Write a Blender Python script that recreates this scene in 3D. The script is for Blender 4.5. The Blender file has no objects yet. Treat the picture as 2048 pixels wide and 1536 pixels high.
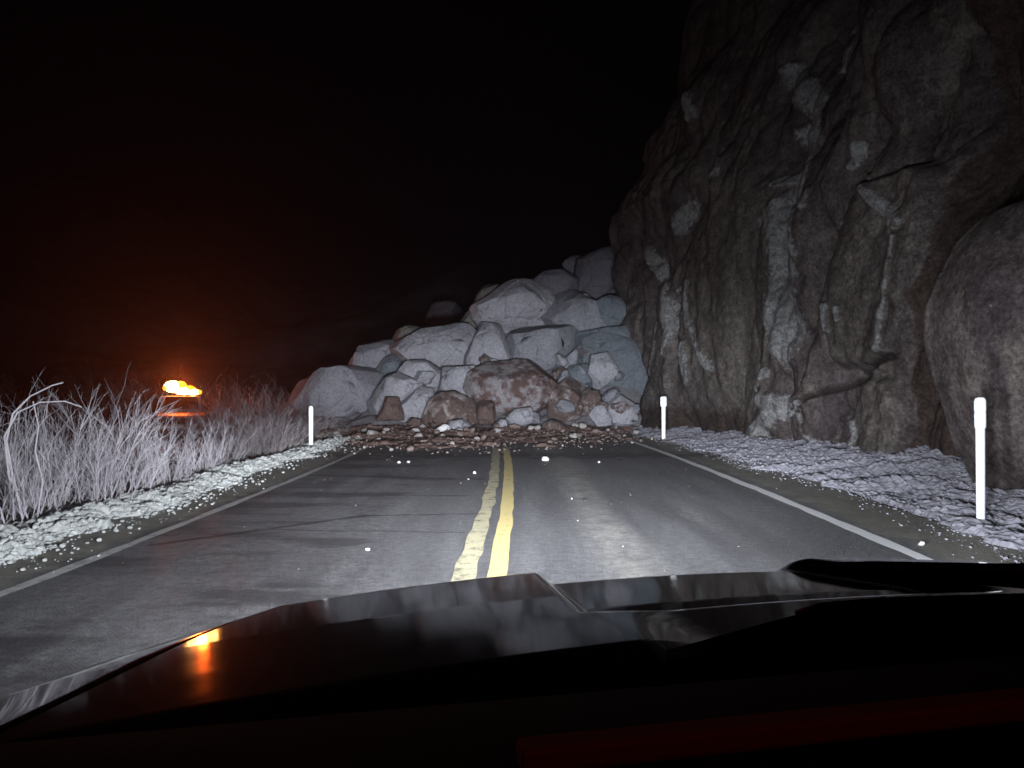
import bpy, bmesh, math, random
import numpy as np
from mathutils import Vector, Matrix
R = math.radians
S = bpy.context.scene
COL = S.collection
EYE = 1.5                      # camera height above the asphalt

# ------------------------------------------------------------------ camera
cam = bpy.data.objects.new('camera', bpy.data.cameras.new('camera'))
COL.objects.link(cam)
cam.location = (0, 0, EYE)
PITCH = math.atan(12 / 1500)
cam.rotation_euler = (R(90) + PITCH, 0, 0)
cam.data.sensor_width = 36
cam.data.lens = 36 * 1500 / 2048
cam.data.clip_start = 0.02
cam.data.clip_end = 2000
S.camera = cam

# ------------------------------------------------------------------ world: moonless night
w = bpy.data.worlds.new('World'); S.world = w; w.use_nodes = True
bg = w.node_tree.nodes['Background']
bg.inputs[0].default_value = (0.55, 0.32, 0.75, 1)
bg.inputs[1].default_value = 0.0008
S.view_settings.view_transform = 'Standard'
S.view_settings.look = 'None'
S.view_settings.exposure = 0
S.view_settings.gamma = 1
S.cycles.use_denoising = True
S.cycles.filter_width = 1.6
S.cycles.max_bounces = 6
S.cycles.diffuse_bounces = 3
S.cycles.glossy_bounces = 4
S.cycles.sample_clamp_indirect = 3

HEAD_MAIN = 11000
HEAD_WIDE = 3300
HEAD_SPILL = 210
BEACON = 620
HAZE = 0.0019

# ------------------------------------------------------------------ helpers
def at(px, py, d):
    """the place d metres ahead that the photograph's pixel shows"""
    return Vector(((px - 1024) / 1500 * d, d, EYE + (780 - py) / 1500 * d))

def onroad(px, py, z=0.0):
    d = (EYE - z) * 1500 / (py - 780)
    return Vector(((px - 1024) / 1500 * d, d, z))

def centre(y):
    return -0.165 - 0.0021 * (y - 11.8) ** 2

def smooth(a, b, x):
    t = np.clip((np.asarray(x, float) - a) / (b - a), 0, 1)
    return t * t * (3 - 2 * t)

def _hash(i, j, k, seed):
    h = (i.astype(np.int64) * 374761393 + j.astype(np.int64) * 668265263 + k.astype(np.int64) * 2147483647 + seed * 974634777) & 0xffffffff
    h = ((h ^ (h >> 13)) * 1274126177) & 0xffffffff
    h = (h ^ (h >> 16)) * 2246822519 & 0xffffffff
    return ((h ^ (h >> 15)) & 0xffff) / 32767.5 - 1.0

def vnoise(P, seed=0):
    P = np.asarray(P, float)
    I = np.floor(P).astype(np.int64); F = P - I
    F = F * F * F * (F * (F * 6 - 15) + 10)
    out = 0
    for dx in (0, 1):
        for dy in (0, 1):
            for dz in (0, 1):
                wgt = (F[:, 0] if dx else 1 - F[:, 0]) * (F[:, 1] if dy else 1 - F[:, 1]) * (F[:, 2] if dz else 1 - F[:, 2])
                out = out + wgt * _hash(I[:, 0] + dx, I[:, 1] + dy, I[:, 2] + dz, seed)
    return out

def fbm(P, oct=4, seed=0, gain=0.5):
    a, f, o = 1.0, 1.0, 0
    for k in range(oct):
        o = o + a * vnoise(np.asarray(P) * f + 17.3 * k, seed + k); a *= gain; f *= 2.03
    return o

def facets(P, cells, seed, tilt=0.35):
    """fractured-rock relief: every cell is a plane of its own height and tilt; returns height and distance to the crack"""
    rng = np.random.default_rng(seed)
    lo, hi = P.min(0) - .3, P.max(0) + .3
    C = rng.random((cells, P.shape[1])) * (hi - lo) + lo
    T = rng.normal(0, tilt, C.shape); H = rng.normal(0, 1, cells)
    out = np.zeros(len(P)); edge = np.zeros(len(P))
    for a in range(0, len(P), 20000):
        q = P[a:a + 20000]
        D = ((q[:, None, :] - C[None]) ** 2).sum(2)
        ix = np.argpartition(D, 1, axis=1)[:, :2]
        d2 = np.take_along_axis(D, ix, 1)
        sw = d2[:, 0] > d2[:, 1]
        ix[sw] = ix[sw][:, ::-1]; d2[sw] = d2[sw][:, ::-1]
        n = ix[:, 0]
        out[a:a + 20000] = H[n] + ((q - C[n]) * T[n]).sum(1)
        edge[a:a + 20000] = np.sqrt(d2[:, 1]) - np.sqrt(d2[:, 0])
    return out, edge

def mesh(name, V, F, mat, parent=None, flat=False, attrs=None, uv=None):
    me = bpy.data.meshes.new(name)
    V = np.asarray(V, float)
    me.from_pydata(V.tolist(), [], [tuple(int(i) for i in f) for f in F])
    me.update()
    if not flat:
        me.polygons.foreach_set('use_smooth', [True] * len(me.polygons))
    for k, val in (attrs or {}).items():
        a = me.attributes.new(k, 'FLOAT', 'POINT'); a.data.foreach_set('value', np.asarray(val, np.float32))
    if uv is not None:
        l = me.uv_layers.new(name='UVMap')
        idx = np.zeros(len(me.loops), int); me.loops.foreach_get('vertex_index', idx)
        l.data.foreach_set('uv', np.asarray(uv, np.float32)[idx].ravel())
    if mat is not None:
        for m in (mat if isinstance(mat, (list, tuple)) else [mat]):
            me.materials.append(m)
    o = bpy.data.objects.new(name, me); COL.objects.link(o)
    if parent is not None: o.parent = parent
    return o

def tag(o, label=None, cat=None, group=None, kind=None):
    if label: o['label'] = label
    if cat: o['category'] = cat
    if group: o['group'] = group
    if kind: o['kind'] = kind
    return o

def empty(name, loc, rz=0.0):
    o = bpy.data.objects.new(name, None); COL.objects.link(o)
    o.empty_display_size = .2
    o.location = loc; o.rotation_euler = (0, 0, rz)
    return o

def grid_faces(nu, nv):
    i = np.arange(nu - 1)[:, None] * nv + np.arange(nv - 1)[None]
    i = i.ravel()
    return np.stack([i, i + nv, i + nv + 1, i + 1], 1)

class MB:
    """collects boxes, tubes and loose shapes for ONE mesh"""
    def __init__(s): s.V = []; s.F = []; s.n = 0
    def add(s, V, F):
        V = np.asarray(V, float)
        s.V.append(V); s.F += [tuple(int(i) + s.n for i in f) for f in F]; s.n += len(V)
    def box(s, a, b, rot=None):
        a = Vector(a); b = Vector(b)
        P = np.array([(x, y, z) for x in (a.x, b.x) for y in (a.y, b.y) for z in (a.z, b.z)])
        if rot is not None: P = P @ np.array(rot).T
        s.add(P, [(0, 1, 3, 2), (4, 6, 7, 5), (0, 4, 5, 1), (2, 3, 7, 6), (0, 2, 6, 4), (1, 5, 7, 3)])
    def tube(s, pts, rad, n=6, cap=True):
        pts = [Vector(p) for p in pts]; rad = rad if hasattr(rad, '__len__') else [rad] * len(pts)
        V = []; F = []
        for k, p in enumerate(pts):
            t = (pts[min(k + 1, len(pts) - 1)] - pts[max(k - 1, 0)]).normalized()
            u = t.cross(Vector((0.31, 0.95, 0.05))); u.normalize(); v = t.cross(u)
            for j in range(n):
                a = 2 * math.pi * j / n
                V.append(p + (u * math.cos(a) + v * math.sin(a)) * rad[k])
        for k in range(len(pts) - 1):
            for j in range(n):
                F.append((k * n + j, k * n + (j + 1) % n, (k + 1) * n + (j + 1) % n, (k + 1) * n + j))
        if cap:
            F.append(tuple(range(n - 1, -1, -1))); F.append(tuple((len(pts) - 1) * n + j for j in range(n)))
        s.add([tuple(q) for q in V], F)
    def build(s, name, mat, parent=None, flat=True):
        return mesh(name, np.concatenate(s.V), s.F, mat, parent, flat)

def bevel(o, w=.01, seg=2):
    m = o.modifiers.new('soft_edges', 'BEVEL'); m.width = w; m.segments = seg; m.limit_method = 'ANGLE'
    return o

# ------------------------------------------------------------------ materials
class NT:
    def __init__(s, name):
        s.m = bpy.data.materials.new(name); s.m.use_nodes = True
        s.t = s.m.node_tree; s.b = s.t.nodes['Principled BSDF']
    def n(s, typ, **kw):
        o = s.t.nodes.new(typ)
        for k, v in kw.items():
            if hasattr(o, k): setattr(o, k, v)
            else: o.inputs[k.replace('_', ' ')].default_value = v
        return o
    def l(s, a, b): s.t.links.new(a, b)
    def coord(s, kind='Object', scale=(1, 1, 1)):
        tc = s.n('ShaderNodeTexCoord'); mp = s.n('ShaderNodeMapping')
        mp.inputs['Scale'].default_value = scale
        s.l(tc.outputs[kind], mp.inputs[0]); return mp.outputs[0]
    def noise(s, vec, scale, detail=6, rough=.55):
        o = s.n('ShaderNodeTexNoise'); o.inputs['Scale'].default_value = scale
        o.inputs['Detail'].default_value = detail; o.inputs['Roughness'].default_value = rough
        s.l(vec, o.inputs['Vector']); return o.outputs['Fac']
    def ramp(s, fac, a, b, ca=(0, 0, 0, 1), cb=(1, 1, 1, 1)):
        o = s.n('ShaderNodeValToRGB'); e = o.color_ramp.elements
        e[0].position = a; e[1].position = b; e[0].color = ca; e[1].color = cb
        s.l(fac, o.inputs[0]); return o.outputs[0]
    def span(s, fac, a, b):
        o = s.n('ShaderNodeMapRange', interpolation_type='SMOOTHSTEP'); s.l(fac, o.inputs[0])
        o.inputs[1].default_value = a; o.inputs[2].default_value = b; return o.outputs[0]
    def mix(s, fac, a, b, mode='MIX'):
        o = s.n('ShaderNodeMix', data_type='RGBA', blend_type=mode)
        for v, i in ((fac, 0), (a, 6), (b, 7)):
            if isinstance(v, (int, float)): o.inputs[i].default_value = v
            elif isinstance(v, tuple): o.inputs[i].default_value = (*v, 1) if len(v) == 3 else v
            else: s.l(v, o.inputs[i])
        return o.outputs[2]
    def attr(s, name):
        o = s.n('ShaderNodeAttribute'); o.attribute_name = name; return o.outputs['Fac']
    def math(s, op, a, b=None):
        o = s.n('ShaderNodeMath', operation=op)
        for v, i in ((a, 0), (b, 1)):
            if v is None: continue
            if isinstance(v, (int, float)): o.inputs[i].default_value = v
            else: s.l(v, o.inputs[i])
        return o.outputs[0]
    def bump(s, h, strength, dist):
        o = s.n('ShaderNodeBump'); o.inputs['Strength'].default_value = strength; o.inputs['Distance'].default_value = dist
        s.l(h, o.inputs['Height']); s.l(o.outputs[0], s.b.inputs['Normal']); return o
    def set(s, **kw):
        for k, v in kw.items():
            i = s.b.inputs[k.replace('_', ' ')]
            if isinstance(v, tuple): i.default_value = (*v, 1) if len(v) == 3 else v
            elif isinstance(v, (int, float)): i.default_value = v
            else: s.l(v, i)
        return s

def rock_mat(name, light, dark, dirt=(.09, .055, .045), dirt_at=.75, scale=1.0):
    t = NT(name); v = t.coord('Object')
    a = t.noise(v, .7 * scale, 8, .62); b = t.noise(v, 3.1 * scale, 8, .65); c = t.noise(v, 22 * scale, 4, .7)
    c1 = t.mix(t.ramp(a, .35, .68), dark, light)
    c2 = t.mix(t.ramp(c, .45, .85), c1, tuple(min(1, q * 1.12) for q in light))
    f = t.ramp(t.math('ADD', t.math('MULTIPLY', a, .45), t.math('MULTIPLY', b, .55)), dirt_at - .05, dirt_at + .04)
    col = t.mix(f, c2, dirt)
    vo = t.n('ShaderNodeTexVoronoi', feature='DISTANCE_TO_EDGE'); vo.inputs['Scale'].default_value = .9 * scale
    wp_ = t.n('ShaderNodeMixRGB'); wp_.inputs[0].default_value = .16; t.l(v, wp_.inputs[1])
    nc = t.n('ShaderNodeTexNoise'); nc.inputs['Scale'].default_value = 2.2 * scale; nc.inputs['Detail'].default_value = 6; t.l(v, nc.inputs['Vector']); t.l(nc.outputs['Color'], wp_.inputs[2]); t.l(wp_.outputs[0], vo.inputs['Vector'])
    cr = t.math('MULTIPLY', t.ramp(vo.outputs['Distance'], .006, .03, (1, 1, 1, 1), (0, 0, 0, 1)), t.ramp(b, .45, .6))
    col = t.mix(t.math('MULTIPLY', cr, .65), col, tuple(q * .28 for q in dark))
    g1 = t.noise(v, 9 * scale, 6, .75)
    col = t.mix(1.0, col, t.mix(t.ramp(g1, .34, .66), (.66, .65, .66), (1.18, 1.18, 1.18)), 'MULTIPLY')
    t.set(Base_Color=col, Roughness=.92, Specular_IOR_Level=.15)
    t.bump(t.math('ADD', t.math('MULTIPLY', b, .7), t.math('MULTIPLY', c, .3)), .7, .06)
    return t.m

M = {}
M['rock_pale'] = rock_mat('pale_rock', (.345, .34, .365), (.27, .265, .285), dirt_at=.72)
M['rock_grey'] = rock_mat('grey_rock', (.26, .26, .285), (.20, .20, .22), dirt_at=.72)
M['rock_blue'] = rock_mat('bluish_rock', (.165, .185, .205), (.12, .135, .15), dirt_at=.72)
M['rock_olive'] = rock_mat('olive_rock', (.20, .19, .17), (.13, .12, .11), dirt_at=.66)
M['rock_dark'] = rock_mat('dark_rock', (.15, .14, .16), (.10, .09, .105), dirt_at=.66)
M['rock_stained'] = rock_mat('stained_rock', (.33, .31, .32), (.24, .22, .22), dirt=(.12, .075, .068), dirt_at=.50)
M['rock_brown'] = rock_mat('brown_rock', (.15, .105, .092), (.10, .07, .062), dirt=(.09, .06, .05), dirt_at=.6)
M['rock_halfbrown'] = rock_mat('half_brown_rock', (.38, .35, .34), (.24, .2, .19), dirt=(.12, .085, .075), dirt_at=.47)
M['rock_white'] = rock_mat('white_rock', (.8, .79, .78), (.7, .69, .68), dirt_at=.9)
M['stone'] = rock_mat('pale_stone', (.55, .52, .5), (.42, .38, .36), dirt_at=.62, scale=5)
M['stone_brown'] = rock_mat('earthy_stone', (.34, .27, .24), (.22, .16, .14), dirt_at=.6, scale=5)

def cliff_mat():
    t = NT('cliff_rock'); v = t.coord('Object'); vs = t.coord('Object', (1, 1, .28))
    a = t.noise(v, .55, 8, .6); b = t.noise(vs, 1.7, 9, .66); c = t.noise(v, 9, 6, .7); d = t.noise(v, 40, 3, .6)
    col = t.mix(t.ramp(a, .36, .66), (.042, .034, .036), (.080, .068, .066))
    col = t.mix(t.ramp(b, .47, .66), col, (.115, .10, .09))
    col = t.mix(t.math('MULTIPLY', t.attr('slab'), t.ramp(b, .2, .6)), col, t.mix(t.ramp(c, .35, .68), (.078, .068, .060), (.128, .117, .106)))
    col = t.mix(t.ramp(c, .64, .72), col, (.19, .17, .155))
    st = t.math('ADD', t.attr('stain'), t.math('MULTIPLY', t.math('SUBTRACT', t.math('ADD', t.math('MULTIPLY', t.noise(v, 2.2, 6, .6), .5), t.math('MULTIPLY', c, .5)), .5), 1.8))
    col = t.mix(t.math('MULTIPLY', t.ramp(st, .40, .56), .9), col, t.mix(t.ramp(c, .3, .7), (.13, .135, .135), (.24, .245, .245)))
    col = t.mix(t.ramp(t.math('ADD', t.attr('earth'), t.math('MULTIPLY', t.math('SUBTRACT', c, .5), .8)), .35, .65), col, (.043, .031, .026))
    col = t.mix(t.ramp(t.attr('crack'), .25, .75), col, (.03, .022, .02))
    g1 = t.noise(v, 16, 6, .75); g2 = t.noise(v, 4, 7, .7)
    col = t.mix(1.0, col, t.mix(t.ramp(g1, .36, .64), (.6, .58, .58), (1.3, 1.3, 1.3)), 'MULTIPLY')
    col = t.mix(1.0, col, t.mix(t.ramp(g2, .38, .62), (.65, .62, .62), (1.22, 1.22, 1.2)), 'MULTIPLY')
    t.set(Base_Color=col, Roughness=.92, Specular_IOR_Level=.12)
    t.bump(t.math('ADD', t.math('MULTIPLY', b, .2), t.math('ADD', t.math('MULTIPLY', c, .5), t.math('MULTIPLY', d, .25))), .9, .05)
    return t.m
M['cliff'] = cliff_mat()

def asphalt_mat():
    t = NT('asphalt'); v = t.coord('Object')
    uv = t.n('ShaderNodeUVMap').outputs[0]
    sep = t.n('ShaderNodeSeparateXYZ'); t.l(uv, sep.inputs[0]); q = sep.outputs[0]; s = sep.outputs[1]
    big = t.noise(v, .35, 4, .5); med = t.noise(v, 2.5, 6, .6); fine = t.noise(v, 55, 3, .7); grit = t.noise(v, 130, 2, .6)
    mp = t.n('ShaderNodeMapping'); mp.inputs['Scale'].default_value = (2.2, .22, 1); t.l(uv, mp.inputs[0])
    streak = t.noise(mp.outputs[0], 1.6, 5, .6)
    col = t.mix(t.ramp(big, .3, .7), (.115, .112, .118), (.165, .161, .166))
    col = t.mix(t.ramp(streak, .38, .7), col, (.20, .197, .2))
    # polished wheel path in the near lane, paler and dusty
    wob = t.math('ADD', q, t.math('MULTIPLY', t.math('SUBTRACT', t.noise(mp.outputs[0], .7, 3), .5), .8))
    wp = t.math('ABSOLUTE', t.math('SUBTRACT', wob, 1.22))
    wfac = t.math('MULTIPLY', t.ramp(wp, .08, .42, (1, 1, 1, 1), (0, 0, 0, 1)), t.ramp(med, .28, .62))
    col = t.mix(t.math('MULTIPLY', wfac, .85), col, (.37, .355, .32))
    col = t.mix(1.0, col, t.mix(t.ramp(t.math('ADD', t.math('MULTIPLY', fine, .6), t.math('MULTIPLY', t.noise(v, 14, 4, .7), .4)), .36, .64), (.45, .45, .45), (1.35, 1.35, 1.35)), 'MULTIPLY')
    col = t.mix(t.ramp(fine, .60, .74), col, (.26, .255, .255))
    col = t.mix(t.ramp(grit, .24, .36, (1, 1, 1, 1), (0, 0, 0, 1)), col, (.02, .02, .02))
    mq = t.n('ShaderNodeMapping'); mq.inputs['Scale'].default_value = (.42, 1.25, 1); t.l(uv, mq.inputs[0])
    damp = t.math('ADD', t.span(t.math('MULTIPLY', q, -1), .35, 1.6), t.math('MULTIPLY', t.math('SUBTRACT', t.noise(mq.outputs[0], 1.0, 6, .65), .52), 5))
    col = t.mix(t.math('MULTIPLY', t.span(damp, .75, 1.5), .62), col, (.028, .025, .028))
    # soft dirty shoulders
    sh = t.math('MAXIMUM', t.span(t.math('ADD', q, t.math('MULTIPLY', t.math('SUBTRACT', med, .5), .5)), 3.95, 4.25), t.span(t.math('ADD', t.math('MULTIPLY', q, -1), t.math('MULTIPLY', t.math('SUBTRACT', med, .5), .4)), 3.52, 3.8))
    col = t.mix(t.math('MULTIPLY', sh, .85), col, t.mix(t.ramp(med, .3, .7), (.22, .21, .175), (.36, .34, .285)))
    # pale grit specks
    vo = t.n('ShaderNodeTexVoronoi'); vo.inputs['Scale'].default_value = 4.5; t.l(v, vo.inputs['Vector'])
    col = t.mix(t.ramp(vo.outputs['Distance'], .022, .034, (1, 1, 1, 1), (0, 0, 0, 1)), col, (.26, .25, .24))
    # tar-sealed cracks running across the far lane
    ln = None
    for qa, sa, qb, sb, wd in ((-3.3, 7.25, -1.55, 9.0, .035), (-1.55, 9.0, -.1, 9.1, .022), (-3.4, 13.2, -.3, 12.6, .05), (-3.0, 10.9, -.4, 10.6, .03), (-2.6, 8.1, -.3, 7.9, .016)):
        dx, dy = qb - qa, sb - sa; L = math.hypot(dx, dy)
        u = t.math('ADD', t.math('MULTIPLY', t.math('SUBTRACT', q, qa), dx / L), t.math('MULTIPLY', t.math('SUBTRACT', s, sa), dy / L))
        n_ = t.math('ADD', t.math('MULTIPLY', t.math('SUBTRACT', q, qa), -dy / L), t.math('MULTIPLY', t.math('SUBTRACT', s, sa), dx / L))
        n_ = t.math('ADD', n_, t.math('MULTIPLY', t.math('SUBTRACT', t.noise(v, 1.1, 5), .5), .22))
        across = t.math('ABSOLUTE', n_)
        f = t.math('MULTIPLY', t.ramp(across, wd * .5, wd * 2.2, (1, 1, 1, 1), (0, 0, 0, 1)), t.math('LESS_THAN', t.math('ABSOLUTE', t.math('SUBTRACT', u, L / 2)), L / 2))
        ln = f if ln is None else t.math('MAXIMUM', ln, f)
    lnf = t.math('MULTIPLY', ln, t.ramp(med, .25, .5))
    col = t.mix(t.math('MULTIPLY', lnf, .8), col, (.014, .013, .015))
    # earth dragged out of the slide
    ea = t.math('ADD', t.math('MULTIPLY', t.math('SUBTRACT', s, 17.6), .13), t.math('MULTIPLY', t.math('SUBTRACT', t.math('ADD', t.math('MULTIPLY', med, .6), t.math('MULTIPLY', big, .4)), .5), 3.2))
    col = t.mix(t.math('MULTIPLY', t.ramp(ea, .35, .75), .85), col, (.16, .112, .096))
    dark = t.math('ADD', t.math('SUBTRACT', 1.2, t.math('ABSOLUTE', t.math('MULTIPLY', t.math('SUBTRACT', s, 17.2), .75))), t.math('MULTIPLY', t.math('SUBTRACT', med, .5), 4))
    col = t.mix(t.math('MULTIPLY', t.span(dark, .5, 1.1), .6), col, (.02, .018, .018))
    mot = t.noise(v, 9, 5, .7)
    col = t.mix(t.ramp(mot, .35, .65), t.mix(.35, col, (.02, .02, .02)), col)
    rg = t.ramp(streak, .3, .7, (.5, .5, .5, 1), (.75, .75, .75, 1))
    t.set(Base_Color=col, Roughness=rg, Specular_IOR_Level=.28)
    t.bump(t.math('ADD', fine, t.math('MULTIPLY', grit, .6)), .9, .02)
    return t.m
M['asphalt'] = asphalt_mat()

def paint_mat(name, c, wear):
    t = NT(name); v = t.coord('Object')
    a = t.noise(v, 6, 6, .65); b = t.noise(v, 60, 3, .7)
    col = t.mix(t.ramp(t.math('ADD', t.math('MULTIPLY', a, .6), t.math('MULTIPLY', b, .4)), wear - .06, wear + .05), c, (.075, .07, .065))
    t.set(Base_Color=col, Roughness=.6); t.bump(b, .5, .004); return t.m
M['line_white'] = paint_mat('white_road_paint', (.97, .97, .97), .66)
M['line_white_worn'] = paint_mat('worn_white_road_paint', (.55, .55, .54), .58)
M['line_yellow'] = paint_mat('yellow_road_paint', (.76, .61, .26), .62)
M['line_yellow_worn'] = paint_mat('worn_yellow_road_paint', (.56, .51, .33), .565)

def simple(name, c, rough=.7, var=.25, scale=8, bump=0.0, **kw):
    t = NT(name); v = t.coord('Object'); a = t.noise(v, scale, 5, .6)
    t.set(Base_Color=t.mix(a, tuple(q * (1 - var) for q in c), tuple(min(1, q * (1 + var)) for q in c)), Roughness=rough, **kw)
    if bump: t.bump(t.noise(v, scale * 6, 4, .6), bump, .01)
    return t.m
M['soil'] = simple('brown_soil', (.23, .155, .13), .95, .5, 3, .8, Specular_IOR_Level=.1)
M['verge'] = simple('verge_earth', (.09, .068, .06), .95, .5, 1.5, .8, Specular_IOR_Level=.1)
M['hill'] = simple('hillside_scrub', (.17, .135, .17), .95, .8, .35, .8, Specular_IOR_Level=.05)
M['rubble'] = simple('pale_rubble', (.25, .245, .275), .9, .25, 1.6, .8, Specular_IOR_Level=.15)
M['rubble_white'] = simple('white_rubble', (.40, .41, .395), .9, .3, 6, .8, Specular_IOR_Level=.15)
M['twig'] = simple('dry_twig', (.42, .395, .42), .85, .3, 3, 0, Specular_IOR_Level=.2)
M['twig_dim'] = simple('dim_twig', (.25, .22, .23), .85, .35, 3, 0, Specular_IOR_Level=.2)  # darker copy of the dry twig: far scrub's dimness put into its colour
M['straw'] = simple('dry_straw', (.38, .35, .33), .85, .3, 3, 0, Specular_IOR_Level=.2)
M['post'] = simple('white_post_plastic', (.82, .83, .85), .45, .04, 5)
M['reflector'] = simple('white_reflective_sheeting', (.93, .94, .95), .25, .02, 5, Coat_Weight=.6)
M['black_plastic'] = simple('black_plastic', (.010, .010, .011), .75, .3, 60, .3, Specular_IOR_Level=.12)
M['rubber'] = simple('black_rubber', (.014, .013, .013), .7, .3, 30, .2)
M['dash'] = simple('dashboard_vinyl', (.022, .014, .014), .9, .25, 140, .5, Specular_IOR_Level=.05)
M['trim'] = simple('dashboard_trim', (.2, .07, .07), .7, .2, 90, .3, Specular_IOR_Level=.1)
M['truck_paint'] = simple('dull_truck_paint', (.22, .19, .17), .45, .15, 4, 0)
M['glass_dark'] = simple('dark_cab_glass', (.012, .012, .014), .08, .1, 2, 0)
M['steel'] = simple('wheel_steel', (.25, .25, .25), .4, .2, 9, 0, Metallic=.7)

def hood_mat():
    t = NT('black_car_paint'); v = t.coord('Object')
    sm = t.noise(v, 5, 6, .7)
    dust = t.noise(v, 180, 3, .7)
    col = t.mix(t.ramp(dust, .66, .8), (.004, .0038, .0042), (.02, .019, .019))
    t.set(Base_Color=col, Roughness=t.ramp(sm, .35, .75, (.05, .05, .05, 1), (.10, .10, .10, 1)), Specular_IOR_Level=.46)
    return t.m
M['hood'] = hood_mat()

def emit(name, c, s):
    t = NT(name); t.set(Base_Color=(.1, .05, .01), Emission_Color=c, Emission_Strength=s); return t.m
M['amber'] = emit('lit_amber_lens', (1, .46, .12), 30)
M['amber_bloom'] = emit('amber_bloom_glow', (1, .34, .02), 2.6)  # weaker glow that imitates the bloom round the lamps, not a lens
M['headlamp'] = emit('lit_headlamp_lens', (.9, .95, 1), 30)

# ------------------------------------------------------------------ rocks
def ico(sub):
    bm = bmesh.new(); bmesh.ops.create_icosphere(bm, subdivisions=sub, radius=1)
    V = np.array([v.co[:] for v in bm.verts]); F = [tuple(v.index for v in f.verts) for f in bm.faces]
    bm.free(); return V, F
ICO = {k: ico(k) for k in (1, 2, 3, 4, 5, 6)}

def chunk(sub, seed, cuts=9, rough=.12):
    """angular stone of about unit radius: a ball cut by planes, then roughened"""
    V, F = ICO[sub]; rng = np.random.default_rng(seed)
    N = rng.normal(size=(cuts, 3)); N /= np.linalg.norm(N, axis=1)[:, None]
    D = rng.uniform(.55, .9, cuts)
    dots = V @ N.T
    r = np.min(np.where(dots > .05, D / np.maximum(dots, .05), 9), axis=1)
    r = np.minimum(r, 1.0)
    r = r * (1 + rough * fbm(V * 2.1 + seed * 3.7, 4, seed))
    return V * r[:, None], F

def blocks(P, cells, seed, tilt, bulge):
    """continuous creased relief: the upper envelope of many tilted, slightly bulging faces"""
    rng = np.random.default_rng(seed); lo, hi = P.min(0) - .3, P.max(0) + .3
    C = rng.random((cells, P.shape[1])) * (hi - lo) + lo
    T = rng.normal(0, tilt, C.shape); H = rng.normal(0, .5, cells); out = np.zeros(len(P)); gap = np.zeros(len(P))
    for a in range(0, len(P), 20000):
        q = P[a:a + 20000, None, :] - C[None]
        v = H + (q * T).sum(2) - bulge * (q ** 2).sum(2)
        two = np.partition(v, -2, axis=1)[:, -2:]
        out[a:a + 20000] = two[:, 1]; gap[a:a + 20000] = two[:, 1] - two[:, 0]
    return out, gap

def outline_rock(name, poly, d, thick, mat, seed, label, blunt=.55, facet=.10, sub=5, group=None, kind=None, cat='boulder', grow=1.0, smoothrock=False):
    """a boulder of the given outline and true size, d metres away and thick metres deep"""
    P = np.array([at(x, y, d)[:] for x, y in poly])
    c = (P.min(0) + P.max(0)) / 2
    P = c + (P - c) * grow
    ang = np.arctan2(P[:, 2] - c[2], P[:, 0] - c[0]); rad = np.hypot(P[:, 2] - c[2], P[:, 0] - c[0])
    th = np.linspace(-math.pi, math.pi, 721); Rr = np.zeros(721)
    A = P[:, [0, 2]] - c[[0, 2]]; B = np.roll(A, -1, 0)
    for k, t in enumerate(th):
        u = np.array((math.cos(t), math.sin(t))); best = 0
        e = B - A
        den = u[0] * e[:, 1] - u[1] * e[:, 0]
        with np.errstate(divide='ignore', invalid='ignore'):
            s = (A[:, 0] * e[:, 1] - A[:, 1] * e[:, 0]) / den
            q = (A[:, 0] * u[1] - A[:, 1] * u[0]) / den
        ok = (s > 0) & (q >= -1e-6) & (q <= 1 + 1e-6)
        Rr[k] = s[ok].max() if ok.any() else rad.mean()
    V, F = ICO[sub]
    ax = V[:, 1]                                     # along depth
    t = np.arctan2(V[:, 2], V[:, 0]); s = np.hypot(V[:, 0], V[:, 2])
    r = np.interp(t, th, Rr)
    prof = np.clip(s, 0, 1) ** blunt
    size = float(rad.mean())
    X = np.stack([np.cos(t) * r * prof, np.sign(ax) * np.abs(ax) ** .8 * thick / 2 * np.where(ax > 0, .15 if smoothrock else .7, 1), np.sin(t) * r * prof], 1)
    nrm = V / np.linalg.norm(V, axis=1)[:, None]
    Q = X / size
    rng = np.random.default_rng(seed)
    X = X / size
    for lo_, hi_, n_ in (() if smoothrock else ((.66, .90, 8), (.84, .97, 18))):
        for _ in range(n_):
            nv_ = rng.normal(size=3) * (1, .6, 1); nv_[1] -= 1.1; nv_ /= np.linalg.norm(nv_)
            dd = X @ nv_; cut = dd.max() * rng.uniform(lo_, hi_)
            X = X - np.maximum(dd - cut, 0)[:, None] * nv_
    X = X * size; Q = X / size
    hb, eb = blocks(Q, 34, seed + 3, 1.1, 1.3); hb -= hb.mean()
    hc, ec = blocks(Q, 260, seed + 5, 1.0, 1.6); hc -= hc.mean()
    disp = size * (facet * .50 * hb + facet * .20 * hc + .03 * fbm(Q * 2.2 + seed, 6, seed) - (0 if smoothrock else .035) * np.exp(-eb / .04))
    front = .25 + .75 * np.clip(np.abs(nrm[:, 1]) * 1.2, 0, 1)
    X = X + nrm * (disp * front)[:, None]
    o = mesh(name, X, F, mat)
    o.location = c
    tag(o, label, cat, group, kind)
    return o

# ------------------------------------------------------------------ ground and road
def ground_z(x, y):
    q = x - centre(np.clip(y, -20, 60))
    left = -.12 * smooth(-4.9, -5.6, q) - .5 * smooth(-7, -13, q) + 5.0 * smooth(-22, -60, q)
    right = .0 * q
    return np.where(q < 0, left, right)

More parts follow.
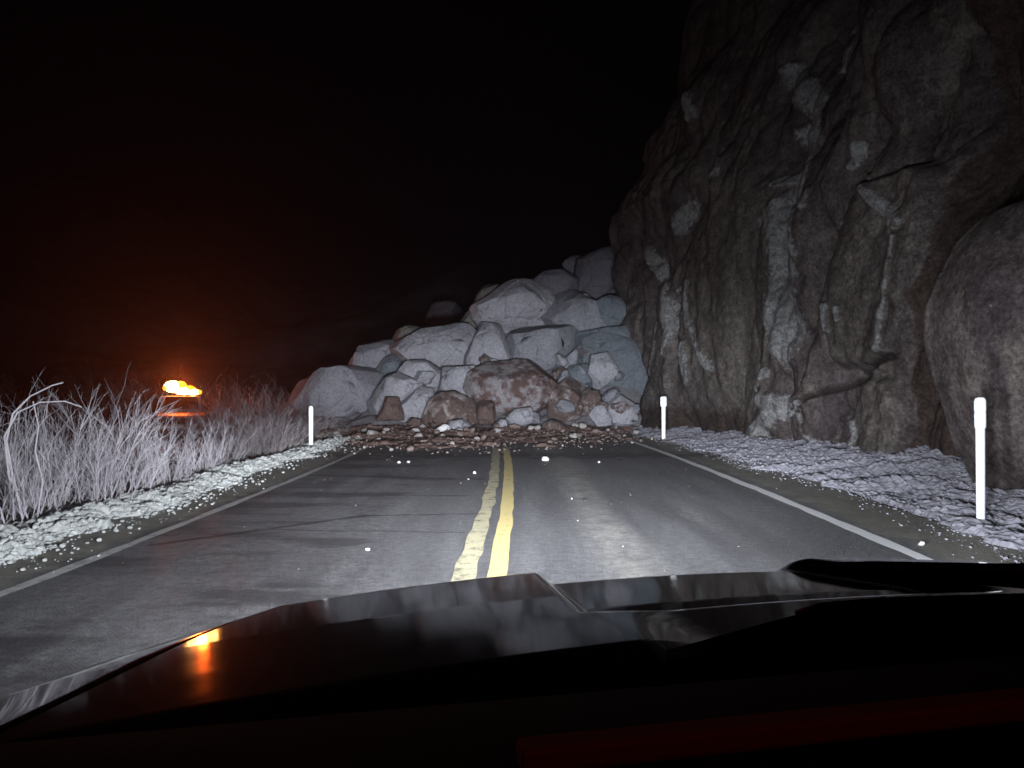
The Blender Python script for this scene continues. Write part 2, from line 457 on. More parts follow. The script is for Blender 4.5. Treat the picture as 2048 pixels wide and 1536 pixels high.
xs = np.concatenate([np.linspace(-400, -40, 24), np.linspace(-38, 14, 209), np.linspace(18, 400, 20)])
ys = np.concatenate([np.linspace(-60, -6, 12), np.linspace(-5, 45, 168), np.linspace(48, 500, 24)])
X, Y = np.meshgrid(xs, ys, indexing='ij')
P = np.stack([X.ravel(), Y.ravel(), np.zeros(X.size)], 1)
qq = P[:, 0] - centre(np.clip(P[:, 1], -20, 60))
P[:, 2] = ground_z(P[:, 0], P[:, 1]) - .012 + .05 * fbm(P * .9, 4, 3) * smooth(-5.0, -6.5, qq)
on = (qq > -5.0) & (qq < 5.6)
P[:, 2] = np.where(on, -.03, P[:, 2])
tag(mesh('ground', P, grid_faces(len(xs), len(ys)), M['verge']), kind='structure')

def strip(name, qa, qb, y0, y1, z, mat, parent=None, n=160, wob=0.0, nq=2, seed=0):
    yy = np.linspace(y0, y1, n); V = []; UV = []
    for k, y in enumerate(yy):
        for j in range(nq):
            q = qa + (qb - qa) * j / (nq - 1)
            if wob and j in (0, nq - 1):
                q += wob * float(fbm(np.array([[y * 2.3, j * 7.7, seed]]), 3, seed)[0])
            V.append((centre(y) + q, y, z)); UV.append((q, y))
    return mesh(name, V, grid_faces(n, nq), mat, parent, uv=UV)

road = strip('road', -4.6, 5.1, -12, 46, 0, M['asphalt'], n=240, nq=24, wob=.09)
tag(road, kind='structure')
strip('edge_line', -3.55, -3.44, -12, 26, .004, M['line_white_worn'], road, wob=.015, seed=1)
strip('edge_line', 3.79, 3.95, -12, 33, .004, M['line_white'], road, wob=.015, seed=2)
strip('centre_line', -.235, -.062, -12, 19.6, .004, M['line_yellow_worn'], road, wob=.022, seed=3)
strip('centre_line', .032, .19, -12, 19.6, .004, M['line_yellow'], road, wob=.012, seed=4)

# distant hillside, black in the night
xs = np.linspace(-220, 160, 150); ys = np.linspace(46, 260, 90)
X, Y = np.meshgrid(xs, ys, indexing='ij')
P = np.stack([X.ravel(), Y.ravel(), np.zeros(X.size)], 1)
P[:, 2] = -2 + 38 * smooth(44, 150, P[:, 1] + 12 * fbm(P * .02, 3, 8)) * (1 + .35 * fbm(P * .025, 4, 5)) * (.55 + .45 * smooth(-20, -120, P[:, 0]) + .4 * smooth(-5, 60, P[:, 0])) + 1.2 * fbm(P * .25, 4, 6)
tag(mesh('hill', P, grid_faces(len(xs), len(ys)), M['hill']), kind='structure')

# ------------------------------------------------------------------ the cliff
PLAN_Y = [-8, 6, 9, 11.5, 12.4, 13.2, 13.8, 14.6, 16.5, 18.5, 20.5, 24, 26, 28, 30, 32.5, 34, 36, 40]
PLAN_X = [8.8, 8.6, 8.3, 7.75, 7.55, 7.45, 7.36, 7.3, 7.2, 7.1, 6.85, 6.3, 5.75, 5.15, 4.75, 4.5, 5.6, 9, 16]
def cliff_x(y, z):
    far = smooth(20, 29, y)
    lean = np.interp(z, [-2, 0, 4, 9, 10.5, 12, 14, 17, 22], [0, 0, .05, .1, 1.15, 1.35, 2.7, 3.3, 4.6])
    near = np.interp(z, [-2, 0, 3, 6, 9, 12, 18, 22], [0, 0, .12, .45, .95, 1.5, 2.6, 3.6])
    return np.interp(y, PLAN_Y, PLAN_X) + lean * far + near * (1 - far)

def band(y, z, pts, w):
    """distance-based mask along a polyline (y, z), soft-edged, w wide"""
    best = np.full(len(y), 9.0)
    pts = np.array(pts, float) * (.68, 1); y = y * .68; ww = (np.full(len(pts), w) if np.isscalar(w) else np.array(w, float)) * .62
    val = np.zeros(len(y))
    for k in range(len(pts) - 1):
        a, b = pts[k], pts[k + 1]; e = b - a; L2 = (e ** 2).sum() + 1e-9
        t = np.clip(((y - a[0]) * e[0] + (z - a[1]) * e[1]) / L2, 0, 1)
        dd = np.hypot(y - a[0] - t * e[0], (z - a[1] - t * e[1]))
        wk = ww[k] + t * (ww[k + 1] - ww[k])
        val = np.maximum(val, 1 - dd / (wk * 1.6))
    return np.clip(val, 0, 1)

def px_to_wall(px, py):
    """where on the cliff face a spot seen in the photograph lies: (distance along the road, height)"""
    lo, hi = 9.0, 33.0
    for d in np.linspace(lo, hi, 400):
        z = EYE + (780 - py) / 1500 * d
        if (px - 1024) / 1500 * d >= float(cliff_x(np.array([d]), np.array([z]))[0]): return d, z
    return hi, EYE + (780 - py) / 1500 * hi

yv = np.concatenate([np.linspace(-8, 9, 60), np.linspace(9.1, 34, 560), np.linspace(34.2, 40, 20)])
zv = np.concatenate([np.linspace(-.6, 10, 330), np.linspace(10.1, 22, 160)])
Yc, Zc = np.meshgrid(yv, zv, indexing='ij'); y = Yc.ravel(); z = Zc.ravel()
x = cliff_x(y, z)
P3 = np.stack([x, y, z], 1)
Q = np.stack([y * .42 + .16 * fbm(P3 * .5, 3, 41) + z * .035, z * .11 + .07 * fbm(P3 * .6, 3, 43)], 1)
Q = np.stack([y * .42 + .05 * fbm(P3 * .5, 3, 41) + z * .05, z * .17 + .05 * fbm(P3 * .6, 3, 43)], 1)
h1, e1 = blocks(Q, 60, 5, .9, 2.2)
Q2 = np.stack([y * 1.1 + .12 * fbm(P3 * 1.4, 3, 44), z * .42 + .1 * fbm(P3 * 1.3, 3, 45)], 1)
h2, e2 = blocks(Q2 + 0, 420, 9, .9, 2.6)
def slab(ya, yb, za, zb, edge):
    a = np.abs((y - (ya + yb) / 2) / ((yb - ya) / 2)); b = np.abs((z - (za + zb) / 2) / ((zb - za) / 2))
    rr = (a ** 3.2 + b ** 3.2) ** (1 / 3.2) + .05 * fbm(P3 * 1.1, 4, 71)
    return smooth(1 + edge, 1 - edge, rr)
slabs = np.maximum.reduce([slab(19.6, 25.2, -1.5, 7.8, .07), slab(13.85, 16.6, 1.9, 5.9, .06), slab(13.9, 15.6, -1, 1.7, .08), slab(26.0, 28.3, -1, 5.5, .1) * .7])
calm = slabs
rough_ = 1 - .8 * calm
h1 -= h1.mean(); h2 -= h2.mean()
off = -.40 * h1 * (.35 + .65 * rough_) * (1 - .45 * smooth(25, 28.5, y)) - .16 * h2 * (.15 + .85 * rough_) + .10 * np.exp(-e1 / .06) * rough_
off += -.34 * calm
off += -.13 * fbm(P3 * (.5, .5, .2), 3, 21)
rid = 1 - np.abs(fbm(np.stack([y * 1.3, z * .25, x * 0], 1), 3, 31)); off += .05 * rid ** 6 * rough_
# the broken diagonal ledge under the second slab
pc = lambda *pp: [px_to_wall(*p) for p in pp]
crack = band(y, z, pc((1800, 712), (1745, 745), (1700, 772), (1650, 806)), [.16, .13, .10, .07])
off += .28 * crack
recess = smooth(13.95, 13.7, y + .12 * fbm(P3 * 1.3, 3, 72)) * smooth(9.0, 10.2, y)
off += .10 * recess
stain = np.zeros(len(y))
for pts, wd in (
    (pc((1585, 135), (1600, 180), (1618, 215), (1630, 248)), [.3, .5, .55, .3]),
    (pc((1660, 40), (1668, 90), (1660, 130)), .5),
    (pc((1600, 258), (1615, 300), (1625, 350), (1610, 420)), [.4, .75, .9, .85]),
    (pc((1575, 360), (1640, 345), (1640, 410)), [.25, .5, .55]),
    (pc((1580, 420), (1600, 500), (1590, 600), (1600, 690)), [.85, 1.0, 1.15, .95]),
    (pc((1645, 440), (1642, 510), (1632, 590), (1630, 660)), [.4, .5, .5, .4]),
    (pc((1748, 350), (1780, 400), (1820, 445), (1805, 440)), [.08, .16, .26, .2]),
    (pc((1680, 380), (1678, 410)), .15), (pc((1740, 290), (1732, 330)), .16),
    (pc((1700, 610), (1704, 660)), .1), (pc((1722, 615), (1723, 640)), .08),
    (pc((1275, 495), (1290, 545), (1300, 590)), [.25, .4, .6]),
    (pc((1337, 550), (1350, 610), (1355, 660), (1348, 705)), [.2, .45, .5, .25]),
    (pc((1300, 640), (1310, 700), (1300, 740)), .4),
    (pc((1385, 415), (1370, 455)), .45), (pc((1372, 580), (1376, 598)), .3),
    (pc((1410, 560), (1412, 640), (1430, 710), (1445, 730)), [.12, .18, .3, .35]),
    (pc((1395, 690), (1400, 760)), .3),
    (pc((1560, 745), (1530, 775)), .25),
    (pc((1555, 800), (1610, 805), (1570, 835), (1525, 870)), [.34, .3, .4, .4]),
    (pc((1648, 805), (1605, 835)), .12), (pc((1638, 830), (1645, 870), (1668, 885)), .15),
    (pc((1735, 850), (1728, 885)), .2), (pc((1640, 755), (1640, 780)), .12),
    (pc((1818, 470), (1815, 560), (1800, 640), (1795, 700)), [.06, .09, .12, .14]),
    (pc((1420, 190), (1425, 230)), .3), (pc((1480, 300), (1485, 345)), .25)):
    stain = np.maximum(stain, band(y, z, pts, wd))
off -= .10 * smooth(.2, .7, stain)
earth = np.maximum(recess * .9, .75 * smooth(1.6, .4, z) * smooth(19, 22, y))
x = x + off - .04 * blocks(np.stack([y * 2.4, z * 1.5], 1) + .06 * np.stack([fbm(P3 * 2, 3, 61), fbm(P3 * 2, 3, 62)], 1), 1100, 15, 1.0, 2.0)[0] * (.3 + .7 * rough_) - .03 * fbm(P3 * 3.6, 5, 22)
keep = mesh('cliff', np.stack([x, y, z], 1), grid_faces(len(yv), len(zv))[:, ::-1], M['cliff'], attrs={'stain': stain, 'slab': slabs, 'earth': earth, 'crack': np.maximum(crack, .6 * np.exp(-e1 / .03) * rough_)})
tag(keep, kind='structure')
# plateau behind the rim, so the cliff is a solid body from any side
zt = x.reshape(len(yv), len(zv))[:, -1]
V = []
for k, yy in enumerate(yv): V += [(zt[k], yy, 22), (60, yy, 26)]
tag(mesh('cliff_top', V, grid_faces(len(yv), 2), M['cliff'], attrs={'stain': [0] * len(V), 'slab': [0] * len(V), 'earth': [0] * len(V), 'crack': [0] * len(V)}), kind='structure')

oc = outline_rock('rock_outcrop', [(1950, 985), (1915, 900), (1900, 840), (1885, 780), (1872, 680), (1872, 620), (1890, 560), (1930, 490), (1980, 440), (2048, 405), (2120, 370), (2200, 350), (2330, 370), (2450, 560), (2420, 900), (2300, 1020), (2100, 1020)],
                  10.6, 3.4, M['cliff'], 77, 'rounded brown rock outcrop bulging from the cliff behind the tall white post', blunt=.8, facet=.14, sub=6, cat='rock outcrop', smoothrock=True)

# ------------------------------------------------------------------ rockslide
ENV = [(560, 800), (640, 765), (700, 748), (735, 715), (800, 705), (850, 685), (930, 675), (965, 630), (1020, 590), (1100, 575), (1150, 565), (1180, 530), (1235, 530), (1330, 560)]
ex = np.array([(p[0] - 1024) / 1500 * 34 for p in ENV]); ez = np.array([EYE + (780 - p[1]) / 1500 * 34 for p in ENV]) - .25
xs = np.linspace(-11, 8.5, 160); ys = np.linspace(26.5, 44, 120)
X, Y = np.meshgrid(xs, ys, indexing='ij'); P = np.stack([X.ravel(), Y.ravel(), np.zeros(X.size)], 1)
top = np.interp(P[:, 0] * 34 / np.maximum(P[:, 1], 30), ex, ez, left=-.6, right=ez[-1])
ramp_ = np.interp(P[:, 1], [26.5, 28, 30, 32, 34.2, 38, 44], [-.1, .05, .30, .62, 1, .95, .3]) * (1 - .22 * smooth(.5, 2.5, P[:, 0]))
P[:, 2] = top * ramp_ - .1 + .22 * fbm(P * .8, 4, 12) + .1 * fbm(P * 3, 3, 13)
tag(mesh('rubble', P, grid_faces(len(xs), len(ys)), rock_mat('slide_rubble', (.26, .25, .27), (.16, .15, .16), dirt_at=.62)), 'grey rubble filling the gaps behind the fallen boulders', 'rubble', kind='stuff')

BO = [
 ('L', [(589,772),(599,765),(634,759),(654,745),(685,740),(722,738),(745,736),(755,743),(757,773),(750,806),(735,830),(697,840),(619,832),(580,806)], 31, 3.2, 'rock_grey', 'long flat-topped grey slab at the low outer end of the rock pile'),
 ('J', [(697,742),(720,714),(722,699),(745,691),(779,687),(800,697),(806,714),(800,732),(792,755),(755,785),(740,775)], 33, 2.5, 'rock_grey', 'grey boulder with a stepped outline directly above the long flat-topped slab'),
 ('J2', [(749,735),(779,710),(800,718),(802,740),(775,765),(755,760)], 32, 1.6, 'rock_blue', 'darker wedge of rock tucked under the stepped grey boulder'),
 ('K', [(780,690),(783,683),(796,663),(820,655),(843,659),(848,675),(830,700),(800,705)], 34.6, 1.8, 'rock_olive', 'small olive-brown boulder peeping out behind the broad pale boulder'),
 ('A', [(790,695),(823,677),(847,663),(886,659),(909,653),(929,655),(945,670),(950,700),(948,740),(920,775),(880,760),(850,745),(820,745),(800,738)], 32.3, 3.0, 'rock_pale', 'broad pale boulder with a rounded top halfway up the pile'),
 ('W', [(950,690),(965,655),(1015,660),(1027,702),(1040,735),(1020,755),(960,765),(935,785),(925,750),(940,710)], 31.8, 2.6, 'rock_pale', 'pale upright boulder between the broad pale one and the brown-splashed one'),
 ('B', [(951,615),(986,595),(1012,571),(1046,559),(1077,561),(1090,584),(1100,600),(1098,626),(1100,650),(1067,662),(1030,660),(1012,668),(970,655),(955,634)], 33.4, 3.2, 'rock_pale', 'large pale lavender-grey boulder jutting out high on the pile'),
 ('C', [(927,641),(952,605),(960,576),(999,576),(1010,610),(995,650),(969,662),(952,682),(939,670)], 35, 2.4, 'rock_olive', 'dark olive boulder standing behind the jutting pale boulder'),
 ('D', [(1070,565),(1090,549),(1124,545),(1153,563),(1150,585),(1110,610),(1085,600)], 34.2, 2.2, 'rock_dark', 'mauve-grey boulder on the skyline beside the jutting pale boulder'),
 ('E', [(1160,509),(1179,500),(1213,502),(1235,532),(1240,590),(1194,610),(1150,595),(1155,532)], 35, 2.6, 'rock_dark', 'tall dark boulder topmost on the pile against the cliff'),
 ('E2', [(1122,530),(1140,516),(1160,511),(1162,548),(1134,552)], 36, 1.4, 'rock_dark', 'little dark rock on the skyline next to the topmost boulder'),
 ('F', [(1085,630),(1108,600),(1147,582),(1186,605),(1207,610),(1265,636),(1272,665),(1238,685),(1180,700),(1150,685),(1110,665)], 33, 3.0, 'rock_grey', 'wide grey boulder below the topmost dark one'),
 ('F2', [(1190,612),(1222,598),(1255,612),(1280,640),(1285,670),(1240,670),(1200,655)], 32.4, 2.0, 'rock_blue', 'bluish rounded boulder wedged between the wide grey one and the cliff'),
 ('X1', [(1012,690),(1040,655),(1080,650),(1124,652),(1163,673),(1155,695),(1135,725),(1087,745),(1030,740),(1012,720)], 31.6, 2.6, 'rock_grey', 'grey boulder in the middle of the pile above the brown-splashed one'),
 ('G', [(1150,675),(1200,668),(1245,665),(1290,650),(1298,714),(1292,766),(1284,850),(1190,850),(1172,790),(1160,740),(1140,720)], 31.2, 3.2, 'rock_blue', 'big bluish-grey block leaning on the foot of the cliff'),
 ('H', [(1184,701),(1199,696),(1215,704),(1233,746),(1215,765),(1190,782),(1176,750)], 29.6, 1.2, 'rock_pale', 'pale wedge-shaped rock against the big bluish block'),
 ('H2', [(1125,757),(1140,735),(1174,731),(1182,760),(1180,782),(1150,775)], 29.8, 1.4, 'rock_blue', 'small bluish rock beside the pale wedge-shaped one'),
 ('H3', [(1110,735),(1135,712),(1160,690),(1166,725),(1145,748),(1120,752)], 30.5, 1.4, 'rock_grey', 'sloping grey rock leaning over the brown-splashed boulder'),
 ('I', [(934,790),(947,751),(981,732),(1030,727),(1087,733),(1103,745),(1108,779),(1104,820),(1067,842),(991,842),(942,815)], 29.2, 2.8, 'rock_stained', 'large flat-topped boulder splashed with reddish-brown earth at the front of the pile'),
 ('Rr', [(1102,780),(1126,757),(1145,762),(1181,779),(1186,805),(1165,830),(1124,845),(1100,830)], 28.7, 1.8, 'rock_halfbrown', 'half brown half pale boulder beside the brown-splashed one'),
 ('Q', [(1213,825),(1223,798),(1238,790),(1267,808),(1274,845),(1228,850)], 27.8, 1.2, 'rock_pale', 'pale pointed boulder at the cliff corner of the pile'),
 ('Pp', [(1178,830),(1190,812),(1201,808),(1220,829),(1225,848),(1194,853)], 27.5, .9, 'rock_pale', 'small pale boulder beside the pale pointed one'),
 ('Sx', [(1010,842),(1030,818),(1061,813),(1069,837),(1045,855),(1020,858)], 27.4, 1.1, 'rock_pale', 'pale broken rock below the brown-splashed boulder'),
 ('V', [(951,806),(965,803),(986,804),(990,825),(989,846),(955,847)], 27.4, .7, 'rock_brown', 'squarish upright chunk of brown earthy rock at the foot of the pile'),
 ('N', [(855,832),(865,802),(882,790),(910,787),(931,796),(951,806),(957,850),(892,856),(855,850)], 27.9, 1.6, 'rock_halfbrown', 'rounded boulder, brown on top and pale below, beside the squarish chunk'),
 ('U', [(750,842),(765,816),(770,796),(796,796),(806,827),(806,842)], 27.7, .9, 'rock_brown', 'brown trapezoid chunk standing before the pale boulders'),
 ('M1', [(738,806),(755,781),(781,755),(798,750),(820,761),(845,773),(835,800),(810,826),(785,845),(744,835)], 29.4, 2.2, 'rock_pale', 'pale sloping boulder behind the brown trapezoid chunk'),
 ('M2', [(800,750),(820,728),(865,724),(890,745),(900,780),(853,790),(820,775)], 30.4, 2.0, 'rock_pale', 'pale humped boulder under the broad pale one'),
 ('X2', [(800,815),(839,777),(863,781),(868,810),(858,845),(830,848),(803,836)], 28.6, 1.5, 'rock_pale', 'pale narrow boulder between the sloping pale one and the brown-topped one'),
 ('X3', [(875,740),(945,735),(962,752),(945,790),(925,806),(890,805),(868,780)], 30.0, 1.8, 'rock_pale', 'smooth pale boulder filling the gap above the brown-topped one'),
 ('WB', [(864,868),(871,859),(888,848),(898,851),(902,863),(890,870)], 25.4, .45, 'rock_white', 'bright white angular stone lying out on the brown soil'),
 ('T', [(1078,862),(1090,845),(1110,838),(1128,848),(1130,862),(1100,868)], 26.4, .8, 'rock_halfbrown', 'low brown-and-pale rock at the soil edge before the half brown boulder'),
 ('T2', [(885,862),(900,842),(925,838),(945,850),(940,864),(910,866)], 26.3, .7, 'rock_pale', 'low pale rock just behind the bright white stone'),
 ('T3', [(990,850),(1000,838),(1016,840),(1020,856),(1002,860)], 26.6, .5, 'rock_pale', 'small pale rock beside the squarish brown chunk'),
 ('T4', [(812,850),(822,836),(840,838),(850,850),(836,858)], 26.8, .5, 'rock_brown', 'low brown rock before the narrow pale boulder'),
]
for k, (_, poly, d, th, mt, lab) in enumerate(BO):
    outline_rock('boulder', poly, d, th, M[mt], 100 + k * 7, lab, blunt=.16 if th > 1 else .3, facet=.16, grow=1.16 if th > 1.3 else 1.08, sub=6 if th > 2.3 else 5, group='boulders of the rockslide')

# mid-sized broken rocks wedged between the big ones
rng = np.random.default_rng(21); FILL = [chunk(4, 700 + k, 11, .13) for k in range(8)]
FM = [mesh('boulder', V, F, M[('rock_pale', 'rock_grey', 'rock_halfbrown', 'rock_grey', 'rock_pale', 'rock_grey', 'rock_pale', 'rock_stained')[k]]).data for k, (V, F) in enumerate(FILL)]
for o in [o for o in bpy.data.objects if o.data in FM]: bpy.data.objects.remove(o)
for k in range(46):
    px = rng.uniform(800, 1280); tp = float(np.interp(px, [p[0] for p in ENV], [p[1] for p in ENV]))
    py = tp + 25 + (838 - tp) * rng.random() ** .45
    if py > 846 or (925 < px < 1112 and 728 < py < 822) or (735 < px < 1000 and py > 780): continue
    d = float(np.interp(py, [520, 600, 700, 760, 800, 850], [33.8, 32.6, 30.9, 29.3, 28.0, 26.9])); c = at(px, py, d)
    r = rng.uniform(.2, .5)
    o = bpy.data.objects.new('boulder', FM[rng.integers(8)]); COL.objects.link(o); o.location = c
    o.scale = (r * rng.uniform(.9, 1.5), r, r * rng.uniform(.7, 1.1)); o.rotation_euler = (rng.uniform(-.4, .4), rng.uniform(-.5, .5), rng.uniform(0, 6.28))
    tag(o, 'mid-sized broken rock wedged among the big boulders of the pile', 'boulder', 'broken rocks wedged in the pile')

# a far rock on the dark slope behind the slide
V, F = chunk(4, 900); c = at(893, 640, 58)
o = mesh('boulder', V * (1.5, 1.3, 1.7), F, M['rock_dark']); o.location = c
tag(o, 'dim rock standing alone on the dark slope behind the pale boulders', 'boulder')

# soil spread at the foot of the slide
xs = np.linspace(-7.5, 6.2, 220); ys = np.linspace(16.5, 30, 200)
X, Y = np.meshgrid(xs, ys, indexing='ij'); P = np.stack([X.ravel(), Y.ravel(), np.zeros(X.size)], 1)
reach = np.interp(P[:, 0], [-7.5, -5.5, -4, -2, 0, 2, 3.5, 5, 6.2], [26, 21, 19.5, 18.6, 19.6, 21, 22.5, 25, 27])
P[:, 2] = -.10 + (.028 * (P[:, 1] - reach)) + .09 * fbm(P * 1.1, 4, 51) + .08 * np.abs(fbm(P * 4.5, 3, 52))
P[:, 2] = np.minimum(P[:, 2], .30 + .05 * fbm(P * 2, 3, 53))
tag(mesh('soil', P, grid_faces(len(xs), len(ys)), M['soil']), 'dark reddish-brown soil spread over the road before the boulders', 'soil', kind='stuff')
def soil_z(x, y):
    r = np.interp(x, [-7.5, -5.5, -4, -2, 0, 2, 3.5, 5, 6.2], [26, 21, 19.5, 18.6, 19.6, 21, 22.5, 25, 27])
    p = np.array([[x, y, 0]])
    return max(0.0, float(min(-.10 + .028 * (y - r) + .09 * fbm(p * 1.1, 4, 51)[0] + .08 * abs(fbm(p * 4.5, 3, 52)[0]), .3)))

STONE = []
for k in range(8):
    V, F = chunk(3, 300 + k, 10, .1)
    for mt in ('stone', 'stone_brown'):
        o = mesh('stone', V, F, M[mt]); STONE.append(o.data); bpy.data.objects.remove(o)
def put_stone(x, y, z, r, me, label, group, flat=.75, rng=random):
    o = bpy.data.objects.new('stone', me); COL.objects.link(o)
    o.location = (x, y, z + r * flat * .55)
    o.scale = (r, r * rng.uniform(.75, 1.15), r * flat); o.rotation_euler = (0, 0, rng.uniform(0, 6.28))
    return tag(o, label, 'stone', group)
random.seed(4)
for px, py, rp, mt, lab in ((1091, 921, 7.5, 'rock_white', 'lone round white stone on the asphalt beside the yellow line'),
                    (949, 947, 4, 'rock_white', 'white pebble on the asphalt just before the yellow line'),
                    (937, 959, 2.2, 'stone', 'tiny pale pebble beside the white pebble near the yellow line'),
                    (798, 926, 3.4, 'rock_white', 'one of a pair of white pebbles, the one nearer the edge line'),
                    (817, 925, 3.4, 'rock_white', 'one of a pair of white pebbles, the one nearer the yellow line'),
                    (1198, 925, 3.2, 'rock_white', 'white pebble alone in the middle of the near lane'),
                    (1143, 998, 2.6, 'stone', 'pale pebble in the near lane closest to the yellow line'),
                    (1842, 1090, 7, 'rock_white', 'pale pebble beside the white edge line near the hood'),
                    (736, 1100, 5, 'stone', 'flat pale chip lying in the far lane close to the hood'),
                    (1169, 1002, 4, 'rubber', 'dark crumb of dirt on the asphalt in the near lane'),
                    (960, 853, 9, 'rock_white', 'white cobble on the soil next to the bright white stone'),
                    (847, 865, 8, 'stone', 'pinkish cobble on the soil before the bright white stone'),
                    (798, 855, 11, 'stone', 'larger pinkish cobble on the soil below the brown trapezoid chunk'),
                    (995, 872, 7, 'stone', 'pale cobble on the soil where the yellow lines vanish'),
                    (782, 901, 5, 'stone', 'pale upright stone on the dark soil inside the edge line'),
                    (822, 902, 9, 'stone_brown', 'long tan stone lying across the dark soil')):
    p = onroad(px, py); p.z = soil_z(p.x, p.y)
    d_ = p.y; r = rp / 1500 * d_
    V, F = chunk(3, px, 9, .1); o = mesh('stone', V, F, M[mt]); o.location = (p.x, p.y, p.z + r * .45); o.scale = (r, r, r * .8)
    tag(o, lab, 'stone')
G = 0
while G < 190:
    yy = random.uniform(16.5, 27.6) if random.random() < .25 else random.triangular(18.5, 27.8, 25)
    xx = random.uniform(-6.3, 4.9)
    r_ = np.interp(xx, [-7.5, -5.5, -4, -2, 0, 2, 3.5, 5, 6.2], [26, 21, 19, 18, 19, 20.5, 22, 25, 27])
    if yy < r_ - 1.2 + random.random() ** 2 * -1.5: continue
    r = .022 + .17 * random.random() ** 4 * (.35 + .65 * smooth(18, 26, yy))
    me = STONE[random.randrange(16)]
    put_stone(xx, yy, soil_z(xx, yy), float(r), me, 'small pale or earthy stone strewn over the soil and asphalt before the boulders', 'small stones strewn before the slide')
    G += 1

def scatter_mesh(name, pts, sizes, mat, seed, sub=2, label=None, cat=None):
    rng = np.random.default_rng(seed); mb = MB()
    base = [chunk(sub, seed + k, 8, .14) for k in range(12)]
    for (p, s) in zip(pts, sizes):
        V, F = base[rng.integers(12)]
        a = rng.uniform(0, 6.28); c, sn = math.cos(a), math.sin(a)
        V = V * (s * rng.uniform(.8, 1.4), s * rng.uniform(.8, 1.3), s * rng.uniform(.5, .95))
        V = np.stack([V[:, 0] * c - V[:, 1] * sn, V[:, 0] * sn + V[:, 1] * c, V[:, 2]], 1) + np.array(p)
        mb.add(V, F)
    o = mb.build(name, mat)
    return tag(o, label, cat, kind='stuff')

# grit crumbs too fine to count
rng = np.random.default_rng(8); pts = []; sz = []
for _ in range(1700):
    yy = rng.triangular(15.5, 25, 28); xx = rng.uniform(-6.5, 5)
    r_ = np.interp(xx, [-7.5, -5.5, -4, -2, 0, 2, 3.5, 5, 6.2], [26, 20, 18.5, 17.5, 18.5, 20, 21.5, 24, 26])
    if yy < r_ - .6: continue
    s = .008 + .04 * rng.random() ** 3; pts.append((xx, yy, soil_z(xx, yy) + s * .3)); sz.append(s)
scatter_mesh('grit', pts, sz, M['stone_brown'], 500, 1, 'fine earthy grit sprinkled over the road before the slide', 'grit')
pts = []; sz = []
for _ in range(150):
    yy = 4 + 16 * rng.random(); q = rng.uniform(-4.4, 4.9); s = .004 + .008 * rng.random() ** 2
    pts.append((centre(yy) + q, yy, s * .4)); sz.append(s)
scatter_mesh('grit', pts, sz, M['stone_brown'], 520, 1, 'pale specks of grit dotted over the open asphalt', 'grit')

# pale rubble along both edges of the road
def berm(name, q0, q1, y0, y1, hfun, mat, seed, n, size, label):
    ys = np.linspace(y0, y1, 700); qs = np.linspace(0, 1, 80)
    A, B = np.meshgrid(ys, qs, indexing='ij'); yy = A.ravel(); t = B.ravel()
    qa = q0(yy) + .16 * fbm(np.stack([yy * .9, yy * 0 + seed, yy * 0], 1), 4, seed) * (1 if q0(np.array([9.0]))[0] < 0 else 1.3); qb = q1(yy)
    xx = centre(yy) + qa + (qb - qa) * t
    p = np.stack([xx, yy, 0 * xx], 1)
    zz = hfun(t, yy) + .055 * fbm(p * 2.2, 4, seed) + .04 * np.abs(fbm(p * 6, 4, seed + 1)) + .028 * fbm(p * 15, 3, seed + 2)
    zz = np.where((t < .01), -.05, zz)
    V = np.stack([xx, yy, zz], 1)
    mb = MB(); mb.add(V, grid_faces(700, 80)[:, ::-1])
    rng = np.random.default_rng(seed); base = [chunk(2, seed + k, 5, .25) for k in range(12)]
    for _ in range(n):
        i = rng.integers(len(V)); s = size * (.25 + rng.random() ** 2.5)
        v, f = base[rng.integers(12)]
        if V[i, 2] < -.03 and t[i] < .02 and rng.random() < .5: continue
        mb.add(v * (s * rng.uniform(.8, 1.4), s * rng.uniform(.8, 1.4), s * rng.uniform(.5, .9)) + V[i] + rng.normal(0, .02, 3) * (1, 1, .2), f)
    sgn = -1 if qa.mean() < 0 else 1
    for _ in range(n // 3):
        i = rng.integers(len(V)); k = i - i % 80; s = size * (.12 + .5 * rng.random() ** 3); v, f = base[rng.integers(12)]
        mb.add(v * (s, s * 1.1, s * .7) + (V[k, 0] - sgn * (abs(rng.normal(0, .22)) - .05), V[k, 1] + rng.normal(0, .03), s * .4), f)
    o = mb.build(name, mat); return tag(o, label, 'rubble', kind='stuff')
berm('rubble', lambda y: -4.15 - .035 * (y - 7) * (y < 14) - .245 * (y >= 14), lambda y: -5.35 + 0 * y, 3, 24,
     lambda t, y: .10 * np.sin(np.clip(t * 1.15, 0, 1) * math.pi) * smooth(24, 20, y) - .03, M['rubble_white'], 600, 2600, .05, 'whitish lumpy rubble along the grassy edge of the road')
berm('rubble', lambda y: 4.95 + 0 * y, lambda y: np.interp(y, PLAN_Y, PLAN_X) + .3 - centre(y), 2, 29,
     lambda t, y: .5 * t ** 1.2 * np.interp(y, [2, 9, 12, 16, 20, 29], [.6, .75, 1.1, .9, .6, .45]) - .02, M['rubble'], 640, 5200, .032, 'lavender-grey rubble banked against the foot of the cliff')

